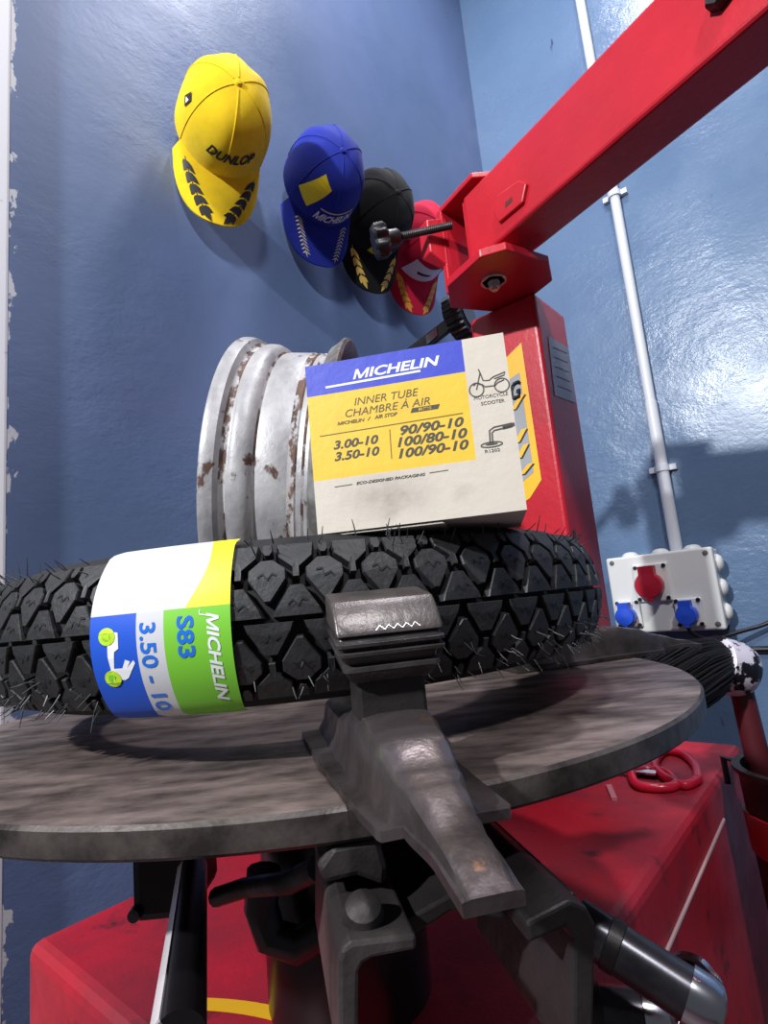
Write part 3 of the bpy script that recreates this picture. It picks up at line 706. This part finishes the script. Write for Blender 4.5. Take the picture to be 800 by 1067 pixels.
T('3.00-10', .115, .345, .500, .052, 2, .03, .25); T('3.50-10', .115, .345, .432, .052, 2, .03, .25)
T('90/90-10', .455, .765, .528, .056, 2, .03, .25); T('100/80-10', .435, .775, .463, .056, 2, .03, .25); T('100/90-10', .435, .775, .397, .056, 2, .03, .25)
T('ECO-DESIGNED PACKAGING', .215, .555, .262, .017, 2, .03, .25)
P.stroke([(B_ * .105, Hh * .258), (B_ * .195, Hh * .260)], .0004, 0); P.stroke([(B_ * .575, Hh * .266), (B_ * .665, Hh * .268)], .0004, 0)
T('MOTORCYCLE', .825, .985, .648, .020, 2, .01, 0); T('SCOOTER', .855, .965, .612, .020, 2, .01, 0)
def S(pts, w=.0006): P.stroke([(B_ * u, Hh * v) for u, v in pts], w, 2)
P.ring(B_ * .842, Hh * .695, .0034, .0006, 2); P.ring(B_ * .962, Hh * .700, .0034, .0006, 2)
S([(.842, .695), (.868, .790), (.862, .812)]); S([(.868, .79), (.878, .742), (.905, .738), (.928, .755), (.985, .772), (.978, .755), (.93, .742)]); S([(.855, .725), (.872, .72), (.884, .705), (.93, .703), (.945, .718), (.975, .728)])
S([(.83, .720), (.845, .735), (.858, .728)])
S([(.985, .462), (.90, .452), (.888, .44), (.886, .385)], .0007); S([(.985, .478), (.90, .470), (.878, .455), (.874, .385)], .0007); S([(.99, .46), (.99, .48)], .0012); S([(.94, .46), (.985, .466)], .0018)
P.stroke([(B_ * (.88 + .05 * cos(a)), Hh * (.376 + .014 * sin(a))) for a in [2 * pi * k / 20 for k in range(21)]], .0006, 2); P.disc(B_ * .88, Hh * .378, B_ * .03, 2, 16, Hh * .006)
T('R1202', .845, .915, .342, .018, 2, .01, 0)
P.build('box_lettering', lambda x, y: fb(x, y, -.00012), [mat('box_grey_ink', (96, 86, 52), .6), WINK, mat('box_dark_ink', (74, 70, 62), .6), FY], t)

# ================================================================== WHEEL RIM
RR = .215
RCN = Vector((-.185, .805, .1745)); al, be = .045, -.13
AX = Vector((cos(al) * cos(be), -sin(al) * cos(be), sin(be))).normalized()
M = axis_frame(RCN, AX)
rim = thing('wheel_rim', 'old white painted steel wheel rim with rust, standing behind the tyre', 'wheel rim', M)
RIMM = mat('rusty_white_rim_paint', (174, 172, 172), .45, .15, col2=(140, 138, 140), nscale=16, spots=(82, 56, 46), sscale=26, slo=.61, shi=.66, bump=.0006, bscale=80, stretch=(1, 1, 1.6))
RUSTM = mat('rust', (74, 56, 50), .8, 0, col2=(110, 82, 66), nscale=40, spots=(176, 172, 172), sscale=30, slo=.46, shi=.52, bump=.0008, bscale=140, stretch=(1, 1, 2))
m = MB()
rp = [(.2085, .010), (.2140, .001), (.2150, .003), (.2145, .010), (.2125, .017), (.2065, .021), (.2035, .024), (.2030, .028), (.2052, .032), (.2060, .036), (.2055, .044), (.2020, .051), (.1965, .055),
      (.1940, .057), (.1950, .061), (.1950, .094), (.1935, .097), (.1945, .102), (.1930, .104), (.1945, .110), (.1930, .113), (.1945, .118)]
mi = [0, 0, 0, 0, 0, 1, 1, 0, 0, 0, 0, 0, 1, 0, 0, 1, 1, 1, 0, 1, 0]
inn = [(r - .0035, h) for r, h in rp[::-1]]
m.lathe(rp + inn, M, 120, 0, True, True, mi + [0] * (len(inn) + 1)); m.build('barrel', [RIMM, RUSTM], rim)
m = MB(); rp = [(.1945, .117), (.2040, .122), (.2075, .128), (.2145, .136), (.2150, .140), (.2110, .143), (.2030, .141), (.1985, .136), (.191, .124), (.191, .117)]
m.lathe(rp, M, 120, 0, True, True); m.build('flange', mat('grey_rim_flange', (150, 148, 146), .4, .3, col2=(96, 92, 90), nscale=30), rim)
m = MB(); rp = [(.191, .108), (.150, .100), (.110, .108), (.070, .106), (.045, .112), (.045, .108), (.070, .102), (.110, .104), (.150, .096), (.191, .104)]
m.lathe(rp, M, 80, 0, True, True); m.build('wheel_disc', DARKSTEEL, rim)

# ================================================================== CAPS
def cap(label, M, cloth, deco, size=1.0, trim_col=None, brimcloth=None):
    t = thing('baseball_cap', label, 'cap', M, 'caps hanging on the wall')
    S_ = size; a, b, Hc = .077 * S_, .085 * S_, .112 * S_
    def crown(az, t_, lift=0.0):          # az 0 = front (-Y), t 0 brim .. 1 top
        q = t_ * pi / 2; rho = cos(q) ** .72 if q < pi / 2 - 1e-6 else 0; z = Hc * sin(q) ** .92
        bk = max(0, -cos(az)) * sin(q * 2); wob = 1 + .012 * sin(5 * az + 2) * sin(q * 2) + .05 * sin(7 * az + 3 * q + len(label)) * bk + .10 * bk * sin(3 * q) 
        front = .012 * S_ * max(0, cos(az)) ** 2 * sin(q * 2)
        x, y = sin(az), -cos(az)
        return Vector((x * (a * rho * wob + lift), y * (b * rho * wob + front * .6 + lift), z + lift * sin(q)))
    NA, NT = 72, 20
    m = MB(); rings = [[M @ crown(2 * pi * k / NA, j_ / NT * .985) for k in range(NA)] for j_ in range(NT + 1)]
    m.loft(rings, 0, True, True, False)
    tv = [M @ crown(2 * pi * k / NA, .985) for k in range(NA)]; m.add(tv, [list(range(NA))], 0, True)
    inn = [[M @ (crown(2 * pi * k / NA, j_ / NT * .95) * .965) for k in range(NA)] for j_ in range(NT + 1)]; m.loft(inn, 0, True, True, False)
    m.loft([rings[0], inn[0]], 0, False, True, False)
    # panel seams
    for k in range(6):
        az = k * pi / 3 + pi / 6 * 0; m.tube([M @ crown(az + pi / 6 * 0, .02 + .95 * q / 14, .0002) for q in range(15)], .0011 * S_, 6, 0, False)
    m.build('crown', cloth, t)
    m = MB(); m.lathe([(.0001, .0055), (.004, .005), (.0062, .0025), (.0066, -.002)], M @ Matrix.Translation((0, 0, Hc * .992)), 16); m.build('button', cloth, t)
    BA_ = radians(60); LB = .079 * S_
    def brim(s, w, lift=0.0):             # s -1..1 across, w 0..1 out
        az = s * BA_; base = crown(az, 0.0); L_ = LB * (max(0, 1 - abs(s) ** 3.0)) ** .55
        p = base + Vector((base.x * .12 * w, -L_ * w, 0)); drop = .27 * (p.x / (.085 * S_)) ** 2 * .085 * S_ * w ** .8 + .012 * S_ * w
        p.z = .004 - drop + lift; return p
    m = MB(); NS, NW = 36, 10
    topg = [[M @ brim(-1 + 2 * i / NS, j_ / NW, .0018) for i in range(NS + 1)] for j_ in range(NW + 1)]
    botg = [[M @ brim(-1 + 2 * i / NS, j_ / NW, -.0018) for i in range(NS + 1)] for j_ in range(NW + 1)]
    m.loft(topg, 0, True, False); m.loft(botg, 1, True, False)
    m.loft([topg[-1], botg[-1]], 0, False, False)
    for e in (0, NS): m.loft([[r[e] for r in topg], [r[e] for r in botg]], 0, False, False)
    m.build('brim', [brimcloth or cloth, trim_col or brimcloth or cloth], t)
    # strap with buckle at the back, hooked on a nail
    m = MB(); m.loft([[M @ (crown(pi + q, .03, .003) + Vector((0, 0, dz))) for q in [(-.5 + k * .1) for k in range(11)]] for dz in (.0, .014)], 0, True, False)
    m.tube([M @ Vector((-.012, b + .001, .006)), M @ Vector((-.016, b + .014, .014)), M @ Vector((-.004, b + .020, .018)), M @ Vector((.006, b + .008, .012))], [.006, .006, .005, .004], 8)
    m.build('strap', cloth, t)
    def emap(x, y):                       # y < 500: crown (x = az, y = t); beyond: brim (x = s, y - 1000 = w)
        if y < 500: return M @ crown(x, y, .0016)
        return M @ brim(x, y - 1000, .0030)
    for nm, P, lay in deco(): P.build(nm, emap, lay, t, cut=.07)
    return t
def cap_frame(px, py, wk, tilt, yaw, spin):
    o = atw(px, py, wk)
    z = (W * cos(tilt) * cos(yaw) - ZZ * sin(tilt) + U * (-sin(yaw)) * cos(tilt)).normalized()
    f = (-ZZ - z * (-ZZ).dot(z)).normalized()     # brim direction: down
    f = Matrix.Rotation(spin, 3, z) @ f
    y = -f; x = y.cross(z); return frame(x, y, z, o)
def cloth(name, c): return mat(name, c, .85, bump=.0003, bscale=700, col2=tuple(int(v * .9) for v in c), nscale=14, spec=.2, sheen=.1)
GOLD = mat('gold_thread', (226, 190, 84), .5); GOLDP = mat('pale_thread', (212, 206, 178), .6); BLTH = mat('black_thread', (20, 18, 18), .6); WTH = mat('white_thread', (228, 228, 232), .6)
YTH = mat('yellow_thread', (244, 222, 30), .6); RTH = mat('red_thread', (190, 30, 44), .6)
def lay(sx, n, ll, lw, spread, m, x0=.80, y0=.20, x1=.22, y1=.86):
    P = Print(); dx, dy = -(x0 - x1), y1 - y0
    P.laurel(sx * x0, 1000 + y0, atan2(dy, sx * dx), hypot(dx, dy), n, ll, lw, 0, spread)
    return ('laurel_embroidery', P, [m])
def deco_yellow():
    P = Print(); P.text('DUNLOP', -.46, .66, .23, .345, 0, .06, .35)
    Q = Print(); Q.poly([(-1.42, .34), (-1.25, .30), (-1.22, .42), (-1.36, .46)], 0); Q.poly([(-1.38, .36), (-1.28, .33), (-1.27, .39)], 1)
    return [('lettering', P, [BLTH]), ('side_emblem', Q, [BLTH, WTH])] + [lay(k, 5, .26, .125, .70, BLTH) for k in (-1, 1)]
def deco_blue():
    P = Print(); P.poly([(-1.02, .24), (-.60, .16), (-.26, .56), (-.66, .66)], 0)
    Q = Print(); Q.text('MICHELIN', -.36, .72, .10, .225, 0, .05, .25)
    R = Print(); R.stroke([(-.30, .275), (.70, .265)], .020, 0)
    return [('patch', P, [YTH]), ('lettering', Q, [WTH]), ('underline', R, [GOLDP])] + [lay(k, 10, .16, .028, .95, GOLDP, .66, .14, .36, .86) for k in (-1, 1)]
def deco_black():
    P = Print(); P.poly([(-.34, .08), (.18, .06), (.22, .44), (-.24, .46)], 0); P.poly([(-.18, .15), (.08, .14), (.11, .36), (-.12, .37)], 1)
    return [('shield_patch', P, [YTH, RTH])] + [lay(k, 4, .27, .11, .55, GOLD, .74, .16, .30, .80) for k in (-1, 1)]
def deco_red():
    P = Print(); P.poly([(-.72, .05), (.50, .05), (.46, .36), (-.60, .36)], 0)
    P.poly([(-.34, .22), (-.30, .17), (.10, .19), (.16, .24)], 1)
    return [('front_patch', P, [WTH, BLTH])] + [lay(k, 5, .26, .12, .6, mat('orange_gold_thread', (232, 160, 50), .5), .74, .16, .28, .86) for k in (-1, 1)]
CAPS = [(231, 137, -.774, .10, .36, -.06), (333, 194, -.774, .10, .36, .0), (388, 230, -.774, .10, .36, .0), (433, 259, -.774, .10, .36, .0)]
cap('yellow baseball cap with black laurels, leftmost on the blue wall', cap_frame(*CAPS[0]), cloth('yellow_cloth', (238, 200, 24)), deco_yellow, 1.085, cloth('dark_lining', (30, 28, 30)))
cap('royal blue baseball cap with a yellow patch, beside the yellow cap', cap_frame(*CAPS[1]), cloth('blue_cloth', (28, 44, 148)), deco_blue, 1.085)
cap('black baseball cap with gold laurels, between the blue and red caps', cap_frame(*CAPS[2]), cloth('black_cloth', (20, 20, 22)), deco_black, 1.085)
cap('red baseball cap with gold laurels, partly behind the arm bracket', cap_frame(*CAPS[3]), cloth('red_cloth', (206, 22, 62)), deco_red, 1.085)

# ================================================================== ELECTRICS ON THE RIGHT WALL
UW = U1
def rw(px, py, d=0.0): return atu(px, py, UW - d)
sw0, sw1 = -.585, -.312
sb = [rw(641, 583), rw(748, 569), rw(763, 648), rw(655, 661)]
sw0 = (sb[0].dot(W) + sb[3].dot(W)) / 2; sw1 = (sb[1].dot(W) + sb[2].dot(W)) / 2; sz1 = (sb[0].z + sb[1].z) / 2; sz0 = (sb[2].z + sb[3].z) / 2
scl = .95
t = thing('socket_box', 'white wall socket box with one red and two blue industrial sockets', 'socket box', MACH(wuz((sw0 + sw1) / 2, UW, (sz0 + sz1) / 2)))
SD = .085
def sbp(x, y, d): return wuz(sw0 + (sw1 - sw0) * x, UW - d, sz0 + (sz1 - sz0) * y)
m = mbox(sw0 + .004, sw1 - .004, UW - SD, UW + .001, sz0 + .004, sz1 - .004); m.build('enclosure', WHITEP, t, bevel=.006, seg=3)
m = mbox(sw0, sw1, UW - SD - .006, UW - SD + .02, sz0, sz1); m.build('cover', WHITEP, t, bevel=.006, seg=3)
for k in range(3):                         # cable glands along the top and the right edge
    for (c, d) in ((wuz(sw0 + (sw1 - sw0) * (.2 + .3 * k), UW - .042, sz1 - .004), ZZ), (wuz(sw1 - .004, UW - .042, sz0 + (sz1 - sz0) * (.2 + .3 * k)), W)):
        m = MB(); m.lathe([(.024, -.002), (.023, .006), (.017, .013), (.010, .016), (.0001, .017)], axis_frame(c, d), 24); m.build('cable_gland', WHITEP, t)
for x, y in ((.06, .07), (.94, .07), (.06, .93), (.94, .93)): 
    m = MB(); m.lathe([(.0001, .003), (.006, .002), (.007, 0)], axis_frame(sbp(x, y, SD + .006), -U), 12); m.build('cover_screw', GINK, t)
def socket(x, y, r, mcol, lab, pw):
    c = sbp(x, y, SD + .006)
    m = MB(); m.box(Matrix.Translation(c - U * .005) @ MACH((0, 0, 0)), pw, .012, pw * 1.12); pl_ = m.build('socket_plate', WHITEP, t, bevel=.004)
    m = MB(); M_ = frame(W, ZZ, -U, c - U * .010 - ZZ * r * .2)
    m.lathe([(r * .9, 0), (r * .95, .022), (r, .026), (r, .036), (r * .9, .041), (.0001, .043)], M_, 28)
    m.box(M_ @ Matrix.Translation((0, r * 1.08, .028)), r * 1.1, r * .75, .026); m.box(M_ @ Matrix.Translation((0, -r * 1.05, .035)), r * .35, r * .25, .012)
    s_ = sub(m.build('socket', mcol, t), pl_); s_['label'] = lab
    for sx in (-1, 1):
        for sy in (-1, 1): m = MB(); m.lathe([(.0001, .003), (.0052, .003), (.0055, 0)], axis_frame(c - U * .011 + W * sx * pw * .40 + ZZ * sy * pw * .47, -U), 10); sub(m.build('plate_screw', BLACK, t), pl_)
socket(.43, .63, .036, mat('red_socket', (172, 26, 48), .35), 'red industrial socket', .092)
socket(.16, .25, .026, mat('blue_socket', (38, 82, 206), .35), 'blue industrial socket', .066)
socket(.72, .23, .026, mat('blue_socket', (38, 82, 206), .35), 'blue industrial socket', .066)
# conduit
cwc = -.335 * 1.755 / 1.44
t = thing('conduit', 'white plastic conduit pipe running up the right wall from the socket box', 'pipe', MACH(wuz(cwc, UW - .016, sz1)))
m = MB(); m.tube([wuz(cwc, UW - .017, sz1 - .002), wuz(cwc, UW - .017, .50)], .0165, 20); m.tube([wuz(cwc, UW - .017, .44), wuz(cwc, UW - .017, 2.55)], .0145, 20); m.build('pipe', CONDM, t)
for py in (203, 488):
    cz = rw(640 if py < 300 else 690, py, .017).z
    m = MB(); m.lathe([(.015, -.009), (.0195, -.009), (.0195, .009), (.015, .009)], Matrix.Translation(wuz(cwc, UW - .017, cz)), 20, closed=True)
    m.box(Matrix.Translation(wuz(cwc + .026, UW - .008, cz)) @ MACH((0, 0, 0)), .02, .014, .016); m.box(Matrix.Translation(wuz(cwc - .026, UW - .008, cz)) @ MACH((0, 0, 0)), .02, .014, .016); m.build('pipe_clip', CONDM, t)
def bez(pts, n=24):
    out = []; P_ = [Vector(p) for p in pts]; P_ = [P_[0]] + P_ + [P_[-1]]
    for i in range(1, len(P_) - 2):
        for k in range(n):
            q = k / n; a, b, c, d = P_[i - 1:i + 3]
            out.append(.5 * ((2 * b) + (c - a) * q + (2 * a - 5 * b + 4 * c - d) * q * q + (3 * b - a - 3 * c + d) * q ** 3))
    out.append(P_[-2]); return out
CABLE = mat('black_cable', (18, 18, 20), .4)
m = MB(); m.tube(bez([sbp(.72, .12, SD + .05), sbp(.73, .0, SD + .04), sbp(.85, -.10, SD + .01), rw(775, 657, .05), rw(805, 647, .03), rw(870, 615, .03), rw(1100, 560, .03)], 10), .0052, 10)
o = m.build('power_cable', CABLE, None, sbp(.72, .12, SD + .05)); tag(o, 'black cable curving right from the right blue socket', 'cable')
m = MB(); m.tube(bez([sbp(.16, .14, SD + .05), sbp(.16, -.05, SD + .05), sbp(.19, -.35, .05), sbp(.19, -1.1, .03), sbp(.19, -3, .02)], 10), .0048, 10)
o = m.build('power_cable', CABLE, None, sbp(.16, .14, SD + .05)); tag(o, 'black cable hanging straight down from the left blue socket', 'cable')
m = MB(); m.tube([rw(735, 678, .012), rw(1150, 668, .012)], .0085, 10)
o = m.build('wall_cable', CABLE, None, rw(735, 678, .012)); tag(o, 'black cable running level along the right wall below the socket box', 'cable')

# ================================================================== BRUSH, BUCKET, SCISSORS
YB_ = .80
h0, h1 = at(803, 850, YB_), at(768, 700, YB_); h0 = h1 + (h0 - h1) * 1.5
t = thing('paste_brush', 'round black bristle brush with white and dark ferrule and dark red handle', 'brush', axis_frame(h0, h1 - h0))
m = MB(); m.tube([h0, h0 + (h1 - h0) * .5, h1], [.0165, .0155, .0140], 18); m.build('handle', mat('dark_red_wood', (74, 24, 30), .4), t)
f0, f1 = at(775, 699, YB_), at(744, 691, YB_ - .01)
ax = (f1 - f0).normalized()
m = MB(); M = axis_frame(f0, ax); L = (f1 - f0).length
m.lathe([(.0001, -.010), (.022, -.008), (.034, .004), (.037, .016), (.0375, L), (.034, L + .002), (.0001, L + .002)], M, 36)
m.build('ferrule', mat('chipped_white_ferrule', (222, 214, 226), .35, .2, spots=(24, 22, 30), sscale=34, slo=.48, shi=.51), t)
m = MB(); rnd = random.Random(5); bd_ = (at(690, 712, YB_ - .03) - f1).normalized()
e1 = bd_.orthogonal().normalized(); e2 = bd_.cross(e1)
for i in range(1500):
    q = sqrt(rnd.random()); an = rnd.uniform(0, 2 * pi); o_ = (e1 * cos(an) + e2 * sin(an)) * q
    L_ = rnd.uniform(.075, .115) * (1 - .12 * q); s_ = f1 + o_ * .033 - bd_ * .006
    e_ = s_ + bd_ * L_ + o_ * rnd.uniform(.002, .014) + Vector((0, 0, -.008)); mid = (s_ + e_) / 2 + o_ * .005 + Vector((0, 0, .003))
    m.tube([s_, mid, e_], [.0013, .0012, .0006], 4)
o = m.build('bristles', mat('black_bristle', (22, 21, 24), .5), t); o['kind'] = 'stuff'
bc = at(838, 800, .765); bz = bc.z
t = thing('paste_bucket', 'black bucket with a red band holding the brush handle', 'bucket', Vector((bc.x, bc.y, bz - .21)))
M = Matrix.Translation((bc.x, bc.y, bz)); br_ = .074
m = MB(); m.lathe([(.0001, -.21), (br_ * .90, -.21), (br_ * .92, -.20), (br_, -.003), (br_ + .006, -.003), (br_ + .006, .003), (br_ - .004, .003), (br_ * .9 - .004, -.20), (.0001, -.20)], M, 48); m.build('pail', BLACK, t)
m = MB(); m.lathe([(br_ * .957, -.10), (br_ * .962 + .003, -.10), (br_ * .99 + .003, -.052), (br_ * .975, -.052)], M, 48, closed=True); m.build('band', mat('red_band', (176, 30, 40), .4), t)['label'] = 'red band'
m = MB(); m.tube([Vector((bc.x, bc.y, bz)) + (U * 0 - W * 1) * (br_ + .003), Vector((bc.x, bc.y, bz)) + (-W) * (br_ + .016) + ZZ * .004, Vector((bc.x, bc.y, bz - .03)) - W * (br_ + .016)], .004, 8); m.build('hanger', BLACKM, t)

t = thing('scissors', 'red handled scissors lying on the cabinet under the turntable edge', 'scissors', atz(672, 806, BZ))
SCR = mat('red_scissor_handle', (206, 30, 60), .25)
zs = BZ + .006
for pts in (((727, 812), (712, 818), (690, 808), (682, 795), (692, 783), (710, 785), (724, 797)), ((657, 804), (664, 818), (690, 821), (704, 817), (696, 806), (676, 802))):
    m = MB(); q = [atz(x, y, zs) for x, y in pts]; q = bez(q + [q[0]], 8); m.tube(q, .006, 10); m.build('finger_loop', SCR, t)
m = MB(); a = atz(684, 806, zs); b = atz(600, 800, zs); c = (b - a).normalized(); nn = Vector((-c.y, c.x, 0))
m.hull8([a + nn * .010, a - nn * .010, a - nn * .010 + ZZ * .003, a + nn * .010 + ZZ * .003], [b + nn * .001, b - nn * .001, b - nn * .001 + ZZ * .002, b + nn * .001 + ZZ * .002]); m.build('blade', CHROME, t)
m = MB(); p0, p1 = atz(634, 818, BZ + .003), atz(640, 832, BZ + .003); d = (p1 - p0); nn = Vector((-d.y, d.x, 0)).normalized() * .0035
m.hull8([p0 + nn, p0 - nn, p0 - nn + ZZ * .004, p0 + nn + ZZ * .004], [p1 + nn, p1 - nn, p1 - nn + ZZ * .004, p1 + nn + ZZ * .004])
for i in range(len(m.v)): m.v[i].z -= .003
o = m.build('steel_pin', mat('pinkish_pin', (220, 150, 160), .3, .4), None, p0 - ZZ * .003); tag(o, 'small bright pin lying on the red cabinet left of the scissors', 'pin')

# ------------------------------------------------------------------ pieces of a part hang below that part (all share the thing's origin)
SUBS = {'button': 'crown', 'lettering': 'crown', 'side_emblem': 'crown', 'patch': 'crown', 'underline': 'crown', 'shield_patch': 'crown', 'front_patch': 'crown', 'laurel_embroidery': 'brim',
        'box_lettering': 'carton', 'decal': 'post', 'rating_plate': 'post', 'pivot_nut': 'bracket', 'pivot_washer': 'bracket', 'stop_lug': 'bracket', 'zigzag_mark': 'hook', 'welded_pad': 'beam',
        'bolt_head': 'beam', 'end_cap': 'beam', 'stamped_mark': 'beam', 'bristles': 'ferrule', 'band_lettering': 'paper_band', 'guide_bolt': 'slide_guide', 'cable_gland': 'enclosure', 'cover_screw': 'cover', 'pipe_clip': 'pipe', 'silver_tag': 'lever'}
for o in list(COL.objects):
    b_ = o.name.split('.')[0]
    if o.type == 'MESH' and o.parent and b_ in SUBS:
        for q in o.parent.children:
            if q.name.split('.')[0] == SUBS[b_]: o.parent = q; break
# ------------------------------------------------------------------ lift everything from lens-relative height to the floor datum
for o in list(COL.objects):
    if o.parent is None and o.type in ('MESH', 'EMPTY'): o.location.z += H
